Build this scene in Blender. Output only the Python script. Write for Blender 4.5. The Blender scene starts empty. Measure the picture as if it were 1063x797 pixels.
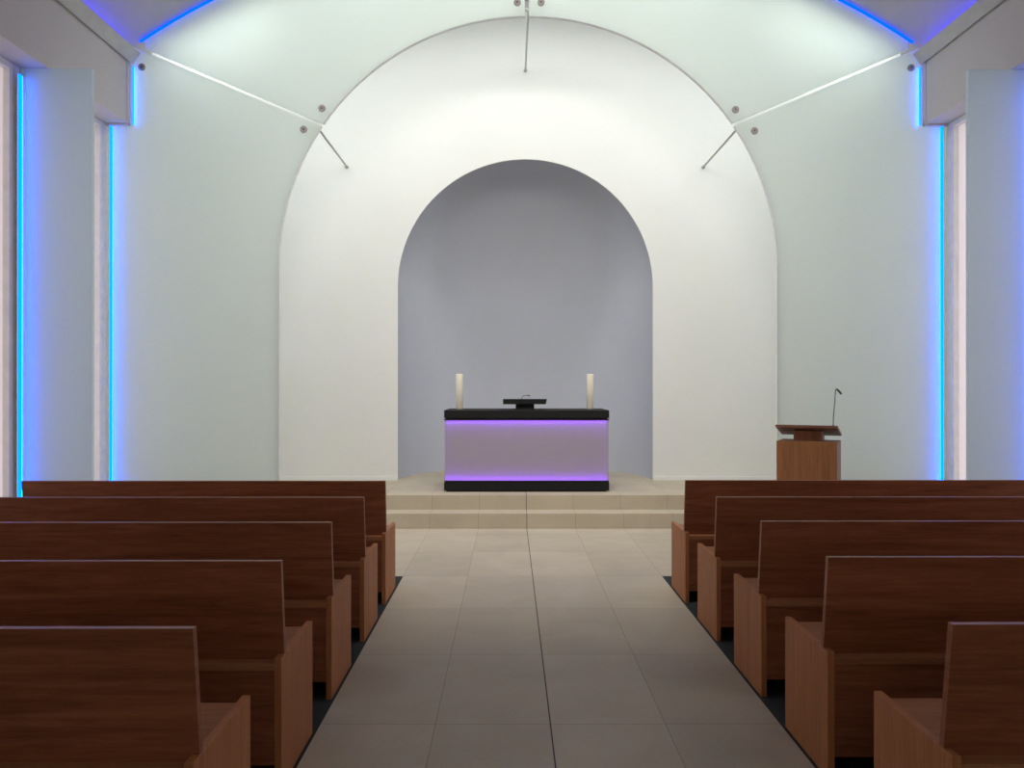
import bpy, bmesh, math, random
from math import sin, cos, pi, sqrt, radians, atan2
from mathutils import Vector, Matrix

S = bpy.context.scene
C = S.collection

# ------------------------------------------------------------------ camera, world, big lights, exposure
cam_d = bpy.data.cameras.new('camera')
cam_d.sensor_width = 36.0
cam_d.lens = 863.0 * 36.0 / 1063.0
cam_d.clip_start = 0.05
cam = bpy.data.objects.new('camera', cam_d); C.objects.link(cam)
cam.location = (-0.19, 0.0, 1.575)
cam.rotation_euler = (radians(90 + 0.10), 0, radians(-0.166))
S.camera = cam

S.view_settings.view_transform = 'Standard'
S.view_settings.look = 'None'
S.view_settings.gamma = 1.0
S.view_settings.use_curve_mapping = False
S.view_settings.exposure = 0.0

W = bpy.data.worlds.new('world'); S.world = W; W.use_nodes = True
W.node_tree.nodes['Background'].inputs[0].default_value = (1.0, 0.97, 0.95, 1)
W.node_tree.nodes['Background'].inputs[1].default_value = 1.3

def area(name, loc, rot, sx, sy, power, col=(1, 1, 1), spread=180):
    l = bpy.data.lights.new(name, 'AREA'); l.shape = 'RECTANGLE'
    l.size = sx; l.size_y = sy; l.energy = power; l.color = col
    l.spread = radians(spread)
    o = bpy.data.objects.new(name, l); C.objects.link(o)
    o.location = loc; o.rotation_euler = rot
    return o

# row of lamps under the vault between the glass screen and the altar wall
for lx, lz, la, lw, lp in ((0.0, 6.50, 0, 1.5, 17.5), (-1.75, 6.29, -13, 1.5, 18.5), (1.75, 6.29, 13, 1.5, 18.5), (-3.42, 5.67, -26, 1.4, 25), (3.42, 5.67, 26, 1.4, 25)):
    area('chancel_lamp', (lx, 9.68, lz), (radians(-3), radians(la), 0), lw, 0.45, lp, (0.99, 1.0, 0.97))
# added fill light high under the nave vault, turned to the altar
area('altar_fill', (0.0, 5.2, 5.85), (radians(50), 0, 0), 3.4, 0.6, 94, (1.0, 0.96, 0.88), 110)
# added warm fill from the rear of the nave, lifts the pew backs
area('rear_fill', (0.0, -4.6, 2.9), (radians(84), 0, 0), 6.0, 2.2, 42, (1.0, 0.90, 0.76))

# ------------------------------------------------------------------ measures (metres, origin on the aisle axis under the camera)
R_V, ZC_V = 7.6, -0.96              # vault
ZS, XI, XO = 4.411, 4.315, 4.565    # soffit height, bulkhead face, window plane
D_G, D_W = 9.10, 10.95              # glass screen, altar wall
CX, CZ, R_A = 0.015, 2.895, 2.728   # arch of the glass screen
NX, NZ, R_N = 0.018, 2.875, 1.68    # niche
PLAT = 0.328
Y0 = -5.0
def vault_z(x, r=R_V): return ZC_V + sqrt(r * r - x * x)

# ------------------------------------------------------------------ material helpers
def nm(name):
    m = bpy.data.materials.new(name); m.use_nodes = True
    nt = m.node_tree; b = nt.nodes['Principled BSDF']
    return m, nt, b
def N(nt, t, **k):
    n = nt.nodes.new(t)
    for a, v in k.items(): setattr(n, a, v)
    return n
def L(nt, a, b): nt.links.new(a, b)
def ramp(nt, fac, stops):
    r = N(nt, 'ShaderNodeValToRGB'); L(nt, fac, r.inputs[0])
    e = r.color_ramp.elements
    while len(e) < len(stops): e.new(0.5)
    for i, (p, c) in enumerate(stops):
        e[i].position = p; e[i].color = (*c, 1)
    return r.outputs[0]
def mapped(nt, scale, coord='Object'):
    tc = N(nt, 'ShaderNodeTexCoord'); mp = N(nt, 'ShaderNodeMapping')
    L(nt, tc.outputs[coord], mp.inputs[0]); mp.inputs['Scale'].default_value = scale
    return mp.outputs[0]
def noise(nt, vec, scale, detail=4, rough=0.5, dist=0):
    n = N(nt, 'ShaderNodeTexNoise'); L(nt, vec, n.inputs['Vector'])
    n.inputs['Scale'].default_value = scale; n.inputs['Detail'].default_value = detail
    n.inputs['Roughness'].default_value = rough; n.inputs['Distortion'].default_value = dist
    return n.outputs['Fac']
def bump(nt, b, h, strength, dist=0.01):
    n = N(nt, 'ShaderNodeBump'); L(nt, h, n.inputs['Height'])
    n.inputs['Strength'].default_value = strength; n.inputs['Distance'].default_value = dist
    L(nt, n.outputs[0], b.inputs['Normal'])

def plaster(name, col, var=0.03):
    m, nt, b = nm(name)
    v = mapped(nt, (1, 1, 1))
    f = noise(nt, v, 1.3, 5, 0.6)
    c0 = tuple(max(0, c * (1 - var)) for c in col); c1 = tuple(min(1, c * (1 + var)) for c in col)
    L(nt, ramp(nt, f, [(0.3, c0), (0.7, c1)]), b.inputs['Base Color'])
    b.inputs['Roughness'].default_value = 0.9
    b.inputs['Specular IOR Level'].default_value = 0.2
    bump(nt, b, noise(nt, v, 60, 3), 0.08, 0.003)
    return m

def wood(name, scale, c0, c1, c2, rough=0.42):
    m, nt, b = nm(name)
    v = mapped(nt, scale)
    oi = N(nt, 'ShaderNodeObjectInfo')
    add = N(nt, 'ShaderNodeVectorMath', operation='ADD'); L(nt, v, add.inputs[0])
    mul = N(nt, 'ShaderNodeMath', operation='MULTIPLY'); L(nt, oi.outputs['Random'], mul.inputs[0]); mul.inputs[1].default_value = 40
    L(nt, mul.outputs[0], add.inputs[1])
    vv = add.outputs[0]
    f1 = noise(nt, vv, 1.0, 6, 0.62, 1.4)
    f2 = noise(nt, vv, 7.0, 3, 0.6, 0.4)
    mx = N(nt, 'ShaderNodeMix', data_type='FLOAT'); mx.inputs[0].default_value = 0.38
    L(nt, f1, mx.inputs[2]); L(nt, f2, mx.inputs[3])
    L(nt, ramp(nt, mx.outputs[0], [(0.32, c0), (0.5, c1), (0.68, c2)]), b.inputs['Base Color'])
    b.inputs['Roughness'].default_value = rough
    b.inputs['Specular IOR Level'].default_value = 0.25
    bump(nt, b, f2, 0.06, 0.002)
    return m

def plain(name, col, rough=0.6, metal=0.0, spec=0.5):
    m, nt, b = nm(name)
    v = mapped(nt, (1, 1, 1))
    f = noise(nt, v, 9, 3)
    L(nt, ramp(nt, f, [(0.3, tuple(c * 0.94 for c in col)), (0.7, tuple(min(1, c * 1.05) for c in col))]), b.inputs['Base Color'])
    b.inputs['Roughness'].default_value = rough; b.inputs['Metallic'].default_value = metal
    b.inputs['Specular IOR Level'].default_value = spec
    return m

def emit(name, col, strength):
    m = bpy.data.materials.new(name); m.use_nodes = True
    nt = m.node_tree; nt.nodes.clear()
    e = N(nt, 'ShaderNodeEmission'); o = N(nt, 'ShaderNodeOutputMaterial')
    e.inputs[0].default_value = (*col, 1); e.inputs[1].default_value = strength
    L(nt, e.outputs[0], o.inputs[0])
    return m

def frosted(name, col, trans_col, t=0.5, clear=0.0, gloss=0.06):
    """satin glass: light scatters off it and through it, a little passes straight"""
    m = bpy.data.materials.new(name); m.use_nodes = True
    nt = m.node_tree; nt.nodes.clear()
    v = mapped(nt, (1, 1, 1)); f = noise(nt, v, 0.7, 3)
    c = ramp(nt, f, [(0.3, tuple(x * 0.975 for x in col)), (0.7, col)])
    d = N(nt, 'ShaderNodeBsdfDiffuse'); L(nt, c, d.inputs[0])
    tr = N(nt, 'ShaderNodeBsdfTranslucent'); tr.inputs[0].default_value = (*trans_col, 1)
    mx = N(nt, 'ShaderNodeMixShader'); mx.inputs[0].default_value = t
    L(nt, d.outputs[0], mx.inputs[1]); L(nt, tr.outputs[0], mx.inputs[2])
    out = mx.outputs[0]
    if clear > 0:
        tp = N(nt, 'ShaderNodeBsdfTransparent'); tp.inputs[0].default_value = (*trans_col, 1)
        m2 = N(nt, 'ShaderNodeMixShader'); m2.inputs[0].default_value = clear
        L(nt, out, m2.inputs[1]); L(nt, tp.outputs[0], m2.inputs[2]); out = m2.outputs[0]
    g = N(nt, 'ShaderNodeBsdfGlossy'); g.inputs['Roughness'].default_value = 0.45
    m3 = N(nt, 'ShaderNodeMixShader'); m3.inputs[0].default_value = gloss
    L(nt, out, m3.inputs[1]); L(nt, g.outputs[0], m3.inputs[2])
    o = N(nt, 'ShaderNodeOutputMaterial'); L(nt, m3.outputs[0], o.inputs[0])
    return m

def stone(name):
    m, nt, b = nm(name)
    geo = N(nt, 'ShaderNodeNewGeometry'); sp = N(nt, 'ShaderNodeSeparateXYZ'); L(nt, geo.outputs['Position'], sp.inputs[0])
    def mth(op, a, v=None):
        n = N(nt, 'ShaderNodeMath', operation=op)
        if hasattr(a, 'links'): L(nt, a, n.inputs[0])
        else: n.inputs[0].default_value = a
        if v is not None:
            if hasattr(v, 'links'): L(nt, v, n.inputs[1])
            else: n.inputs[1].default_value = v
        return n.outputs[0]
    def joint(axis, off, size, half):
        a = mth('DIVIDE', mth('SUBTRACT', axis, off), size)
        fr = mth('FRACT', mth('ADD', a, 100.5))
        dist = mth('MULTIPLY', mth('ABSOLUTE', mth('SUBTRACT', fr, 0.5)), size)
        return mth('LESS_THAN', dist, half), mth('FLOOR', mth('ADD', a, 100.0))
    jx, ix = joint(sp.outputs[0], 0.0, 0.535, 0.0018)
    jy, iy = joint(sp.outputs[1], 3.87, 1.0, 0.0022)
    # the middle joint is wider and open
    jc = mth('LESS_THAN', mth('ABSOLUTE', sp.outputs[0]), 0.0033)
    cmb = N(nt, 'ShaderNodeCombineXYZ'); L(nt, ix, cmb.inputs[0]); L(nt, iy, cmb.inputs[1])
    wn = N(nt, 'ShaderNodeTexWhiteNoise'); L(nt, cmb.outputs[0], wn.inputs[0])
    f = noise(nt, geo.outputs['Position'], 2.2, 6, 0.6, 0.6)
    f2 = noise(nt, geo.outputs['Position'], 40, 3, 0.6)
    fm = mth('ADD', mth('ADD', mth('MULTIPLY', f, 0.6), mth('MULTIPLY', wn.outputs[0], 0.22)), mth('MULTIPLY', f2, 0.18))
    col = ramp(nt, fm, [(0.3, (0.455, 0.40, 0.30)), (0.7, (0.58, 0.515, 0.395))])
    dk = N(nt, 'ShaderNodeMix', data_type='RGBA'); L(nt, mth('MULTIPLY', mth('MAXIMUM', jx, jy), 0.55), dk.inputs[0])
    L(nt, col, dk.inputs[6]); dk.inputs[7].default_value = (0.12, 0.09, 0.065, 1)
    dc = N(nt, 'ShaderNodeMix', data_type='RGBA'); L(nt, jc, dc.inputs[0])
    L(nt, dk.outputs[2], dc.inputs[6]); dc.inputs[7].default_value = (0.05, 0.035, 0.025, 1)
    L(nt, dc.outputs[2], b.inputs['Base Color'])
    b.inputs['Roughness'].default_value = 0.62
    b.inputs['Specular IOR Level'].default_value = 0.3
    bump(nt, b, mth('SUBTRACT', 1.0, mth('MAXIMUM', mth('MAXIMUM', jx, jy), jc)), 0.15, 0.003)
    return m

M = {}
M['wall_white'] = plaster('white_plaster', (0.80, 0.81, 0.79), 0.015)
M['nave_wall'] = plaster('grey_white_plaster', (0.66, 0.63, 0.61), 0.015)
M['niche'] = plaster('blue_grey_plaster', (0.555, 0.585, 0.65), 0.02)
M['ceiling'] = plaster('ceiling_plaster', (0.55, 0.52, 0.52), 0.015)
M['cornice'] = plain('cornice_paint', (0.58, 0.57, 0.55), 0.6)
M['stone'] = stone('beige_limestone')
M['carpet'] = plain('dark_green_carpet', (0.022, 0.028, 0.026), 0.95)
g0, g1, g2 = (0.175, 0.060, 0.027), (0.285, 0.100, 0.046), (0.39, 0.148, 0.070)
M['wood_long'] = wood('cherry_wood_long_grain', (0.9, 14, 14), g0, g1, g2)
M['wood_up'] = wood('cherry_wood_upright_grain', (16, 16, 1.1), (0.33, 0.125, 0.045), (0.43, 0.172, 0.065), (0.50, 0.215, 0.086), 0.55)
M['wood_seat'] = wood('cherry_wood_seat', (0.9, 14, 14), (0.29, 0.125, 0.052), (0.37, 0.165, 0.072), (0.43, 0.20, 0.092), 0.6)
M['wood_ambo'] = wood('cherry_wood_lectern', (16, 16, 1.1), (0.18, 0.075, 0.030), (0.26, 0.112, 0.047), (0.32, 0.145, 0.064))
M['wood_desk'] = wood('reddish_wood_desk', (2, 14, 14), (0.13, 0.055, 0.036), (0.19, 0.085, 0.055), (0.24, 0.11, 0.07))
M['black'] = plain('black_stone', (0.009, 0.010, 0.010), 0.6, 0.0, 0.25)
M['toe'] = plain('black_paint', (0.01, 0.01, 0.011), 0.8)
M['metal'] = plain('brushed_steel', (0.40, 0.37, 0.35), 0.5, 0.0)
M['rod'] = plain('grey_steel_rod', (0.50, 0.50, 0.48), 0.5, 0.0)
M['mic'] = plain('dark_grey_metal', (0.05, 0.05, 0.05), 0.45, 0.5)
M['candle'] = plain('ivory_wax', (0.86, 0.81, 0.65), 0.5)
M['wick'] = plain('burnt_wick', (0.03, 0.025, 0.02), 0.9)
M['frame'] = plain('white_frame_paint', (0.92, 0.92, 0.90), 0.45)
M['glass'] = frosted('green_satin_glass', (0.865, 0.94, 0.895), (0.92, 0.98, 0.95), 0.50, 0.04, 0.03)
M['fin'] = frosted('clear_satin_glass', (0.76, 0.86, 0.875), (0.84, 0.93, 0.94), 0.50, 0.02, 0.03)
M['pane'] = frosted('milky_window_glass', (0.80, 0.77, 0.78), (0.95, 0.90, 0.92), 0.75, 0.0, 0.03)
M['edge'] = plain('grey_glass_edge', (0.80, 0.83, 0.81), 0.35)
M['seam'] = frosted('white_joint_strip', (0.95, 0.95, 0.94), (0.98, 0.99, 0.98), 0.85, 0.0, 0.02)
M['altar_glass'] = frosted('altar_satin_glass', (0.56, 0.52, 0.55), (0.84, 0.78, 0.86), 0.45, 0.0, 0.04)
M['core'] = frosted('grey_satin_inner_glass', (0.66, 0.59, 0.62), (0.7, 0.62, 0.66), 0.15, 0.0, 0.02)
M['led'] = emit('blue_light_strip', (0.0, 0.125, 1.0), 4.6)
M['led_bright'] = emit('bright_blue_diodes', (0.0, 0.11, 1.0), 46.0)
M['led_soft'] = emit('deep_blue_light_strip', (0.0, 0.06, 1.0), 3.2)
M['led_trough'] = emit('violet_blue_light_strip', (0.05, 0.05, 1.0), 16.0)
M['led_altar'] = emit('violet_light_strip', (0.28, 0.035, 1.0), 24.0)

# ------------------------------------------------------------------ mesh helpers
def obj(name, bm, mat, parent=None, smooth=False):
    bmesh.ops.recalc_face_normals(bm, faces=bm.faces[:])
    me = bpy.data.meshes.new(name); bm.to_mesh(me); bm.free()
    me.materials.append(M[mat])
    if smooth:
        for p in me.polygons: p.use_smooth = True
    o = bpy.data.objects.new(name, me); C.objects.link(o)
    if parent: o.parent = parent
    return o
def box(bm, x0, x1, y0, y1, z0, z1, bev=0.0):
    r = bmesh.ops.create_cube(bm, size=1.0)
    bmesh.ops.scale(bm, vec=(x1 - x0, y1 - y0, z1 - z0), verts=r['verts'])
    bmesh.ops.translate(bm, vec=((x0 + x1) / 2, (y0 + y1) / 2, (z0 + z1) / 2), verts=r['verts'])
    if bev > 0:
        es = list({e for v in r['verts'] for e in v.link_edges})
        bmesh.ops.bevel(bm, geom=es, offset=bev, segments=2, affect='EDGES', profile=0.6)
def prism(bm, pts, axis, a, b):
    """extrude a polygon: axis 'x' pts=(y,z), 'y' pts=(x,z), 'z' pts=(x,y)"""
    def P(p, t):
        return {'x': (t, p[0], p[1]), 'y': (p[0], t, p[1]), 'z': (p[0], p[1], t)}[axis]
    va = [bm.verts.new(P(p, a)) for p in pts]; vb = [bm.verts.new(P(p, b)) for p in pts]
    bm.faces.new(va); bm.faces.new(vb[::-1])
    n = len(pts)
    for i in range(n):
        j = (i + 1) % n
        bm.faces.new((va[i], vb[i], vb[j], va[j]))
def tube(bm, pts, r, seg=12, radii=None):
    pts = [Vector(p) for p in pts]; rings = []
    for i, p in enumerate(pts):
        t = (pts[min(i + 1, len(pts) - 1)] - pts[max(i - 1, 0)]).normalized()
        u = t.orthogonal().normalized() if i == 0 else (pu - t * pu.dot(t)).normalized()
        pu = u; w = t.cross(u)
        rr = radii[i] if radii else r
        rings.append([bm.verts.new(p + rr * (cos(2 * pi * k / seg) * u + sin(2 * pi * k / seg) * w)) for k in range(seg)])
    for a, b in zip(rings, rings[1:]):
        for k in range(seg): bm.faces.new((a[k], a[(k + 1) % seg], b[(k + 1) % seg], b[k]))
    bm.faces.new(rings[0]); bm.faces.new(rings[-1][::-1])
def lathe(bm, prof, center, seg=32, axis='z'):
    cx, cy, cz = center; rings = []
    for r, h in prof:
        ring = []
        for k in range(seg):
            a = 2 * pi * k / seg
            if axis == 'z': co = (cx + r * cos(a), cy + r * sin(a), cz + h)
            else: co = (cx + r * cos(a), cy + h, cz + r * sin(a))
            ring.append(bm.verts.new(co))
        rings.append(ring)
    for a, b in zip(rings, rings[1:]):
        for k in range(seg): bm.faces.new((a[k], a[(k + 1) % seg], b[(k + 1) % seg], b[k]))
    bm.faces.new(rings[0]); bm.faces.new(rings[-1][::-1])
def struct(name, bm, mat, smooth=False):
    o = obj(name, bm, mat, None, smooth); o['kind'] = 'structure'; return o
def thing(name, label, cat, loc=(0, 0, 0), rz=0, group=None):
    o = bpy.data.objects.new(name, None); C.objects.link(o); o.empty_display_size = 0.1
    o.location = loc; o.rotation_euler = (0, 0, rz)
    return tag(o, label, cat, group)
def tag(o, label, cat, group=None):
    o['label'] = label; o['category'] = cat
    if group: o['group'] = group
    return o
def NB(): return bmesh.new()

# ------------------------------------------------------------------ the setting
bm = NB(); box(bm, -1.069, 1.069, Y0, 6.87, -0.06, 0); box(bm, -4.62, 4.62, 6.87, 9.153, -0.06, 0)
struct('floor', bm, 'stone')
for s, nmx in ((-1, 'floor_left'), (1, 'floor_right')):
    bm = NB(); a, b = sorted((s * 1.069, s * 4.62)); box(bm, a, b, Y0, 6.87, -0.06, 0); struct(nmx, bm, 'carpet')
# two steps and the platform, one stepped block
bm = NB()
prism(bm, [(9.153, -0.06), (9.153, 0.164), (9.454, 0.164), (9.454, PLAT), (12.9, PLAT), (12.9, -0.06)], 'x', -4.80, 4.80)
struct('floor_platform', bm, 'stone')

# vault
bm = NB(); n = 48; xs = [-4.75 + 9.5 * i / n for i in range(n + 1)]
inner = [(x, vault_z(x)) for x in xs]; outer = [(x, vault_z(x) + 0.12) for x in xs]
prism(bm, inner + outer[::-1], 'y', Y0, D_W)
struct('ceiling', bm, 'ceiling')

# altar wall with the arched opening of the niche
def arch(cx, cz, r, n=64, a0=pi, a1=0): return [(cx + r * cos(a0 + (a1 - a0) * i / n), cz + r * sin(a0 + (a1 - a0) * i / n)) for i in range(n + 1)]
A = arch(NX, NZ, R_N)
pts = [(-4.8, PLAT), (-4.8, 7.0), (4.8, 7.0), (4.8, PLAT), (NX + R_N, PLAT)] + A[::-1] + [(NX - R_N, PLAT)]
bm = NB(); prism(bm, pts, 'y', D_W, D_W + 0.05)
struct('wall_back', bm, 'wall_white')
# niche: half cylinder with a quarter-sphere head
bm = NB(); seg = 40; rows = []
zz = [PLAT - 0.01 + (NZ - PLAT + 0.01) * i / 6 for i in range(7)]
for z in zz: rows.append([bm.verts.new((NX - R_N * cos(pi * k / seg), D_W + 0.03 + R_N * sin(pi * k / seg), z)) for k in range(seg + 1)])
for j in range(1, 20):
    a = pi / 2 * j / 20
    rows.append([bm.verts.new((NX - R_N * cos(a) * cos(pi * k / seg), D_W + 0.03 + R_N * cos(a) * sin(pi * k / seg), NZ + R_N * sin(a))) for k in range(seg + 1)])
for a, b in zip(rows, rows[1:]):
    for k in range(seg): bm.faces.new((a[k], a[k + 1], b[k + 1], b[k]))
tip = bm.verts.new((NX, D_W + 0.03, NZ + R_N))
for k in range(seg): bm.faces.new((rows[-1][k], rows[-1][k + 1], tip))
o = obj('wall_niche', bm, 'niche', None, True); o['kind'] = 'structure'
# low skirting along the altar wall, both sides of the niche
for s, nmx in ((-1, 'baseboard_left'), (1, 'baseboard_right')):
    bm = NB(); a, b = sorted((NX + s * R_N, s * 4.79)); box(bm, a, b, D_W - 0.012, D_W, PLAT, PLAT + 0.047); struct(nmx, bm, 'wall_white')
# side walls of the chancel behind the glass
for s, nmx in ((-1, 'wall_chancel_left'), (1, 'wall_chancel_right')):
    bm = NB(); a, b = sorted((s * 4.62, s * 4.80)); box(bm, a, b, D_G - 0.03, D_W, 0, 5.6); struct(nmx, bm, 'wall_white')
bm = NB(); box(bm, -4.8, 4.8, Y0 - 0.15, Y0, 0, 7.0); struct('wall_front', bm, 'nave_wall')

# bulkheads above the windows, cornices, window piers
BAYS = [(7.50, 9.035), (5.90, 7.43), (4.25, 5.80), (2.60, 4.15), (0.95, 2.50)]
for s, side in ((-1, 'left'), (1, 'right')):
    bm = NB(); a, b = sorted((s * XI, s * 4.80))
    box(bm, a, b, Y0, 9.035, ZS, 5.112)
    struct('wall_upper_' + side, bm, 'nave_wall')
    bm = NB(); a, b = sorted((s * (XI - 0.006), s * (XI + 0.02))); box(bm, a, b, 8.965, 9.038, ZS - 0.012, 5.075)
    a, b = sorted((s * (XI - 0.006), s * XO)); box(bm, a, b, 8.985, 9.038, ZS - 0.02, ZS + 0.002)
    struct('trim_%d' % (1 if s < 0 else 2), bm, 'nave_wall')
    # solid side wall behind the camera and the piers between the windows
    bm = NB(); a, b = sorted((s * XO, s * 4.80))
    box(bm, a, b, Y0, 0.95, 0, ZS)
    for (p, q), (p2, q2) in zip(BAYS[1:], BAYS[:-1]): box(bm, a, b, q, p2, 0, ZS)
    for p, q in BAYS: box(bm, a, b, p, q, 0, 0.10)
    struct('wall_' + side, bm, 'nave_wall')
    # cornice: bevelled board hiding the light trough
    bm = NB()
    pr = [(s * 4.287, 5.066), (s * 4.207, 5.186), (s * 4.221, 5.198), (s * 4.318, 5.110), (s * 4.318, 5.096), (s * 4.292, 5.078)]
    prism(bm, pr, 'y', Y0, 9.045)
    struct('trim_' + side, bm, 'cornice')
    for i, (p, q) in enumerate(BAYS):
        w = thing('window_%d' % (i + 1 + (0 if s < 0 else len(BAYS))), '', '')
        del w['label']; del w['category']; w['kind'] = 'structure'
        bm = NB()
        fx = sorted((s * XO, s * (XO + 0.07)))
        gx = sorted((s * (XO + 0.018), s * (XO + 0.09)))
        for y0, y1 in ((p, p + 0.085), (q - 0.085, q), (p + 0.093, p + 0.150), (q - 0.150, q - 0.093)):
            box(bm, fx[0], fx[1], y0, y1, 0.10, ZS - 0.002, 0.003)
        box(bm, *sorted((s * (XO + 0.02), s * (XO + 0.06))), q - 0.10, q - 0.08, 0.10, ZS - 0.002)
        box(bm, *sorted((s * (XO + 0.02), s * (XO + 0.06))), p + 0.08, p + 0.10, 0.10, ZS - 0.002)
        box(bm, fx[0], fx[1], p + 0.15, q - 0.15, 0.10, 0.17, 0.004); box(bm, fx[0], fx[1], p + 0.15, q - 0.15, ZS - 0.06, ZS - 0.002, 0.004)
        obj('window_frame', bm, 'frame', w)
        bm = NB(); gx = sorted((s * (XO + 0.055), s * (XO + 0.065)))
        box(bm, gx[0], gx[1], p + 0.10, q - 0.10, 0.16, ZS - 0.055)
        obj('pane', bm, 'pane', w)

# ------------------------------------------------------------------ glass screen in front of the altar wall
T = 0.05
SL = 0.4208
def seam_z(x): return 4.47 + (abs(x) - 2.34) * SL      # seam line on either side
def circ_hit(s, dz):
    # where the seam line shifted by dz meets the arch
    lo, hi = 0.5, 3.0
    f = lambda x: (s * x - CX) ** 2 + (seam_z(x) + dz - CZ) ** 2 - R_A ** 2
    # seam rises outward: scan outward for the sign change
    lo, hi = 1.0, 3.2
    for _ in range(60):
        m = (lo + hi) / 2
        if f(m) < 0: lo = m
        else: hi = m
    return lo
G = 0.019
screen = thing('glass_screen', 'large frosted green glass screen with round arched opening before the altar wall', 'glass screen', (0, D_G, 0))
def edge_band(line):
    """thin grey polished edge that follows the arch"""
    bm = NB(); rows = []
    for (x, z) in line:
        d = Vector((CX - x, 0, CZ - z if z > CZ else 0)).normalized() * 0.003
        rows.append([bm.verts.new((x + k * d.x, y, z + k * d.z)) for k, y in ((0, -0.002), (1, -0.002), (1, T + 0.002), (0, T + 0.002))])
    for a, b in zip(rows, rows[1:]):
        for k in range(4): bm.faces.new((a[k], a[(k + 1) % 4], b[(k + 1) % 4], b[k]))
    bm.faces.new(rows[0]); bm.faces.new(rows[-1][::-1])
    obj('edge_band', bm, 'edge', screen)
for s, side in ((-1, 'left'), (1, 'right')):
    # lower panel
    x = circ_hit(s, -G); a = atan2(seam_z(x) - G - CZ, s * x - CX)
    aend = pi if s < 0 else 0
    arc = [(CX + R_A * cos(a + (aend - a) * i / 40), CZ + R_A * sin(a + (aend - a) * i / 40)) for i in range(41)]
    pts = [(s * 4.595, 0.0), (s * 4.595, min(seam_z(4.3) - G, 5.0)), (s * 4.30, seam_z(4.30) - G)] + arc + [(CX + (R_A if s > 0 else -R_A), 0.0)]
    bm = NB(); prism(bm, pts, 'y', 0, T)
    o = obj('lower_panel', bm, 'glass', screen)
    edge_band(arc + [(arc[-1][0], 0.0)])
    # upper panel
    x = circ_hit(s, G); a = atan2(seam_z(x) + G - CZ, s * x - CX)
    top_a = math.acos((s * 0.022 - CX) / R_A)
    arc = [(CX + R_A * cos(a + (top_a - a) * i / 40), CZ + R_A * sin(a + (top_a - a) * i / 40)) for i in range(41)]
    va = [(s * (0.022 + (4.18 - 0.022) * i / 30), vault_z(0.022 + (4.18 - 0.022) * i / 30, R_V - 0.03)) for i in range(31)]
    pts = arc + va + [(s * 4.18, seam_z(4.18) + G)]
    bm = NB(); prism(bm, pts, 'y', 0, T)
    o = obj('upper_panel', bm, 'glass', screen)
    edge_band(arc)

for s in (-1, 1):
    x0 = circ_hit(s, 0) + 0.02; x1 = 4.12
    bm = NB(); h = G - 0.001
    prism(bm, [(s * x0, seam_z(x0) - h), (s * x0, seam_z(x0) + h), (s * x1, seam_z(x1) + h), (s * x1, seam_z(x1) - h)], 'y', T - 0.004, T - 0.001)
    obj('seam_strip', bm, 'seam', screen)

def fitting(label, j, d1, d2):
    t = thing('glass_bracket', label, 'bracket', (j[0], D_G + T, j[1]), 0, 'steel brackets holding the glass screen')
    jx, jz = j
    bm = NB(); tube(bm, [(0, D_W - D_G - T, 0), (0, 0.03, 0)], 0.013, 14)
    lathe(bm, [(0.024, 0), (0.024, -0.012)], (0, D_W - D_G - T, 0), 20, 'y')
    obj('rod', bm, 'rod', t, True)
    bm = NB()
    p1 = (d1[0] - jx, 0.045, d1[1] - jz); p2 = (d2[0] - jx, 0.045, d2[1] - jz)
    tube(bm, [p1, (0, 0.045, 0), p2], 0.018, 12)
    obj('arm', bm, 'rod', t, True)
    for d in (d1, d2):
        bm = NB()
        lathe(bm,
              [(0.008, 0.006), (0.010, 0.0), (0.032, 0.0), (0.038, 0.005), (0.038, 0.020), (0.012, 0.0205), (0.012, 0.075), (0.017, 0.078), (0.017, 0.12)],
              (d[0] - jx, -T - 0.0205, d[1] - jz), 28, 'y')
        dd = obj('clamp_disc', bm, 'metal', t, False)
        bm = NB(); lathe(bm, [(0.0075, 0.0), (0.0075, 0.003)], (d[0] - jx, -T - 0.0212, d[1] - jz), 12, 'y')
        obj('screw', bm, 'wick', dd)
fitting('steel rod bracket with two round clamps at the left shoulder of the glass arch', (-2.335, 4.455), (-2.242, 4.605), (-2.442, 4.374))
fitting('steel rod bracket with two round clamps at the right shoulder of the glass arch', (2.365, 4.455), (2.283, 4.595), (2.493, 4.363))
fitting('steel rod bracket with two round clamps above the crown of the glass arch', (0.018, 5.725), (-0.106, 5.765), (0.155, 5.765))
for s, side in ((-1, 'left'), (1, 'right')):
    t = thing('glass_clamp', 'single round steel clamp in the upper %s corner of the glass screen, under the cornice' % side, 'clamp', (s * 4.21, D_G, 5.055))
    bm = NB(); lathe(bm, [(0.008, 0.006), (0.010, 0.0), (0.032, 0.0), (0.038, 0.005), (0.038, 0.020)], (0, -0.0205, 0), 28, 'y')
    obj('clamp_disc', bm, 'metal', t)
    bm = NB(); lathe(bm, [(0.0075, 0.0), (0.0075, 0.003)], (0, -0.0212, 0), 12, 'y')
    obj('screw', bm, 'wick', t)

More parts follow.
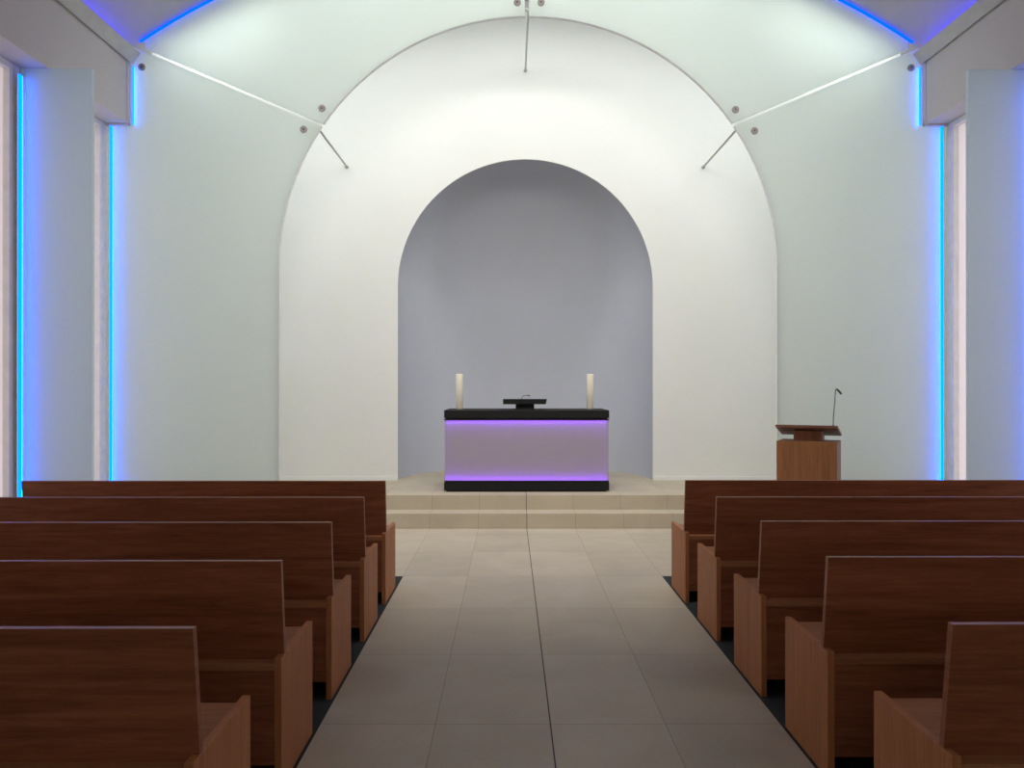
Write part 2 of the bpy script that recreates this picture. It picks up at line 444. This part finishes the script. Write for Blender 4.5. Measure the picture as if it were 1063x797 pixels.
# ------------------------------------------------------------------ light strips
def strip(label, pts, r, mat):
    bm = NB(); tube(bm, pts, r, 10)
    o = obj('light_strip', bm, mat, None, True); tag(o, label, 'light strip'); return o
def bar(label, s, x, ya, yb, yg, z0, z1):
    """light strip: glowing diffuser on a thin white metal profile that shields the window side"""
    t = thing('light_strip', label, 'light strip', (s * x, (ya + yb) / 2, z0)); m = (ya + yb) / 2
    bm = NB(); box(bm, -0.004, 0.004, ya - m, yb - m, 0, z1 - z0, 0.001); obj('diffuser', bm, 'led', t)
    bm = NB(); box(bm, -0.003, 0.003, yb - m, yb - m + 0.003, 0.002, z1 - z0 - 0.002); obj('diode_row', bm, 'led_bright', t)
    bm = NB(); a, b = sorted((s * 0.005, s * 0.013)); box(bm, a, b, ya - m, yg - m, 0, z1 - z0); obj('profile', bm, 'frame', t)
for s, side in ((-1, 'left'), (1, 'right')):
    bar('long blue light strip at the %s end of the glass screen, beside the window' % side, s, 4.516, D_G - 0.090, D_G - 0.040, D_G - 0.001, 0.0, ZS - 0.012)
    bar('short blue light strip at the %s upper edge of the glass screen, under the cornice' % side, s, 4.288, D_G - 0.060, D_G - 0.030, D_G - 0.001, ZS, 5.05)
    strip('curved blue light strip along the %s half of the vault edge' % side,
          [(s * x, D_G - 0.022, vault_z(x, R_V - 0.028)) for x in [0.03 + (4.225 - 0.03) * i / 40 for i in range(41)]], 0.014, 'led_soft')
    strip('violet blue light strip in the trough behind the %s cornice' % side, [(s * 4.345, 2.0, 5.130), (s * 4.345, 9.0, 5.130)], 0.013, 'led_trough')
    # glass fin between the two windows
    t = thing('glass_fin', 'pale frosted glass fin standing out from the %s window wall, blue lit' % side, 'glass panel', (s * 4.24, 7.46, 0.0))
    bm = NB(); a, b = sorted((s * (3.925 - 4.24), s * (4.560 - 4.24)))
    box(bm, a, b, -0.025, 0.025, 0.0, ZS - 0.004, 0.002)
    obj('panel', bm, 'fin', t)
    bar('tall blue light strip at the outer edge of the %s glass fin' % side, s, 4.512, 7.325, 7.375, 7.434, 0.0, ZS - 0.09)

# ------------------------------------------------------------------ altar
ax, ay0, ay1 = 0.010, 9.74, 10.54
al = thing('altar', 'black topped altar block with violet lit frosted glass body on the platform', 'altar', (ax, (ay0 + ay1) / 2, PLAT))
hw, hd = 0.968, 0.40
def rel(z): return z - PLAT
bm = NB(); box(bm, -hw, hw, -hd, hd, rel(1.192), rel(1.284), 0.004); box(bm, -hw + 0.02, hw - 0.02, -hd + 0.02, hd - 0.02, rel(1.180), rel(1.1925))
obj('top_slab', bm, 'black', al)
bm = NB(); box(bm, -hw, hw, -hd, hd, rel(1.168), rel(1.180), 0.001); obj('upper_plate', bm, 'black', al)
bm = NB(); box(bm, -hw + 0.004, hw - 0.004, -hd + 0.004, hd - 0.004, rel(0.447), rel(0.459), 0.001); obj('lower_plate', bm, 'black', al)
bm = NB(); box(bm, -hw, hw, -hd, hd, rel(0.345), rel(0.440), 0.004); box(bm, -hw + 0.02, hw - 0.02, -hd + 0.02, hd - 0.02, rel(0.438), rel(0.448)); box(bm, -hw + 0.03, hw - 0.03, -hd + 0.03, hd - 0.03, 0.0, rel(0.346))
obj('base', bm, 'black', al)
zb, zt = rel(0.459), rel(1.168)
bm = NB()
for y in (-hd + 0.010, hd - 0.018): box(bm, -hw + 0.008, hw - 0.008, y, y + 0.008, zb, zt)
for x in (-hw + 0.008, hw - 0.016): box(bm, x, x + 0.008, -hd + 0.018, hd - 0.018, zb, zt)
obj('glass_case', bm, 'altar_glass', al)
bm = NB(); box(bm, -hw + 0.075, hw - 0.075, -hd + 0.075, hd - 0.075, zb, zt, 0.004); obj('inner_block', bm, 'core', al)
bm = NB()
for z in (zb, zt - 0.010):
    box(bm, -hw + 0.03, hw - 0.03, -hd + 0.035, -hd + 0.050, z, z + 0.010)
    box(bm, -hw + 0.03, hw - 0.03, hd - 0.050, hd - 0.035, z, z + 0.010)
    box(bm, -hw + 0.025, -hw + 0.040, -hd + 0.05, hd - 0.05, z, z + 0.010)
    box(bm, hw - 0.040, hw - 0.025, -hd + 0.05, hd - 0.05, z, z + 0.010)
obj('light_strip', bm, 'led_altar', al)

# candles
for x, side in ((-0.81, 'left'), (0.805, 'right')):
    t = thing('candle', 'thick ivory pillar candle at the %s end of the altar top' % side, 'candle', (x, 10.28, 1.284), 0, 'candles on the altar')
    bm = NB()
    lathe(bm, [(0.041, 0.0), (0.0435, 0.003), (0.0435, 0.424), (0.041, 0.432), (0.034, 0.430), (0.012, 0.418)], (0, 0, 0), 36)
    o = obj('wax', bm, 'candle', t, True)
    bm = NB(); tube(bm, [(0, 0, 0.417), (0.001, 0, 0.428), (0.004, 0, 0.437)], 0.0018, 8); obj('wick', bm, 'wick', t)

# altar book stand
st = thing('book_stand', 'small black sloping book stand at the middle of the altar top', 'book stand', (-0.005, 10.10, 1.284))
bm = NB(); box(bm, -0.115, 0.115, -0.06, 0.10, 0.0, 0.012, 0.002); box(bm, -0.112, 0.112, -0.05, 0.03, 0.012, 0.070)
obj('foot', bm, 'black', st)
bm = NB()
ytop, ybot = -0.12, 0.17
pr = [(-0.105, 0.128), (-0.105, 0.070), (0.10, 0.060), (0.165, 0.062), (0.165, 0.085)]
prism(bm, pr, 'x', -0.264, 0.264)
for v in bm.verts:
    if v.co.z < 0.075 and v.co.x > 0: v.co.x *= 0.955
obj('board', bm, 'black', st)
bm = NB(); tube(bm, [(-0.035, -0.02, 0.105), (-0.038, -0.018, 0.135), (-0.028, -0.01, 0.158), (-0.005, 0.0, 0.170), (0.03, 0.012, 0.172)], 0.0035, 8)
tube(bm, [(0.03, 0.012, 0.172), (0.065, 0.022, 0.166)], 0.006, 8)
obj('microphone', bm, 'mic', st, True)

# ------------------------------------------------------------------ lectern
th = radians(-27)
lc = thing('lectern', 'reddish brown wooden lectern with sloping desk and gooseneck microphone', 'lectern', (2.895, 8.56, 0.0), th)
bw, bd = 0.290, 0.205
bm = NB(); box(bm, -bw, bw, -bd, bd, 0.0, 1.008, 0.002); obj('body', bm, 'wood_ambo', lc)
bm = NB()
R0 = 0.05; pts = []
for (cx_, cy_, a0) in ((0.145 - R0, 0.10 - R0, 0), (-0.145 + R0, 0.10 - R0, 90), (-0.145 + R0, -0.10 + R0, 180), (0.145 - R0, -0.10 + R0, 270)):
    for k in range(7):
        a = radians(a0 + 15 * k); pts.append((cx_ + R0 * cos(a), cy_ + R0 * sin(a)))
prism(bm, pts, 'z', 1.008, 1.11); obj('neck', bm, 'wood_ambo', lc)
bm = NB()
prism(bm, [(-0.225, 1.175), (-0.225, 1.152), (0.195, 1.052), (0.200, 1.078)], 'x', -0.297, 0.297)
obj('desk', bm, 'wood_desk', lc)
bm = NB(); box(bm, -0.27, 0.27, 0.175, 0.190, 1.075, 1.100, 0.002)
obj('book_ledge', bm, 'wood_desk', lc)
mc = NB(); tube(mc, [(0.255, -0.20, 1.166), (0.257, -0.20, 1.26), (0.268, -0.195, 1.40), (0.276, -0.19, 1.53), (0.284, -0.175, 1.543)], 0.0045, 10)
lathe(mc, [(0.014, 0), (0.014, 0.010), (0.006, 0.018)], (0.255, -0.20, 1.160), 16)
g = obj('microphone', mc, 'mic', lc, True)
bm = NB(); tube(bm, [(0.284, -0.175, 1.541), (0.297, -0.15, 1.525), (0.315, -0.115, 1.50), (0.322, -0.10, 1.488)], 0.010, 12, [0.006, 0.010, 0.011, 0.007]); obj('microphone_head', bm, 'mic', g, True)

# ------------------------------------------------------------------ pews
PX0, PX1, PT = 1.083, 3.705, 0.028        # ends of a pew measured from the aisle axis, end panel thickness
def make_pew(s):
    """pew with its aisle end at s*PX0; local y=0 at its rear, +y towards the altar"""
    t = thing('pew', 'x', 'pew')
    def X(a, b): return sorted((s * a - s * PX0, s * b - s * PX0))
    bm = NB(); a, b = X(PX0 + PT, PX1 - PT); box(bm, a, b, 0.0, 0.505, 0.457, 0.486, 0.002); obj('seat', bm, 'wood_seat', t)
    bm = NB(); a, b = X(PX0 + PT, PX1 - PT)
    def slant(xa, xb, z0, z1):
        f = lambda z: 0.055 * (0.887 - z) / (0.887 - 0.487)
        prism(bm, [(f(z0), z0), (f(z1), z1), (f(z1) + 0.027, z1), (f(z0) + 0.027, z0)], 'x', xa, xb)
    slant(a, b, 0.486, 0.510)
    a, b = X(PX0 + 0.003, PX1 - 0.003); slant(a, b, 0.510, 0.887)
    obj('backrest', bm, 'wood_long', t)
    bm = NB(); a, b = X(PX0 + PT, PX1 - PT); box(bm, a, b, 0.008, 0.030, 0.085, 0.457, 0.001); obj('rear_board', bm, 'wood_long', t)
    bm = NB(); box(bm, a, b, 0.465, 0.487, 0.085, 0.457, 0.001); obj('front_board', bm, 'wood_long', t)
    bm = NB(); a, b = X(PX0 + 0.10, PX1 - 0.10); box(bm, a, b, 0.09, 0.40, 0.0, 0.095); box(bm, a, b, 0.03, 0.465, 0.095, 0.12); obj('plinth', bm, 'toe', t)
    for p, q in ((PX0, PX0 + PT), (PX1 - PT, PX1)):
        bm = NB(); a, b = X(p, q); box(bm, a, b, 0.0, 0.515, 0.0, 0.508, 0.002); obj('end_panel', bm, 'wood_up', t)
    return t
ordl = ['front', 'second', 'third', 'fourth', 'fifth']
DL = [5.990, 5.112, 4.175, 3.258, 2.355]
DR = [6.020, 5.115, 4.203, 3.325, 2.390]
for s, side, DD in ((-1, 'left', DL), (1, 'right', DR)):
    first = make_pew(s)
    for i, d in enumerate(DD):
        if i == 0: t = first
        else:
            t = first.copy(); C.objects.link(t)
            for ch in first.children:
                c = ch.copy(); C.objects.link(c); c.parent = t
        t.location = (s * PX0, d, 0)
        extra = {0: ', nearest the altar steps', 4: ', nearest the viewer'}.get(i, ', counted from the altar')
        tag(t, 'brown wooden pew on the %s of the aisle, %s row%s' % (side, ordl[i], extra), 'pew', 'wooden pews along the aisle')
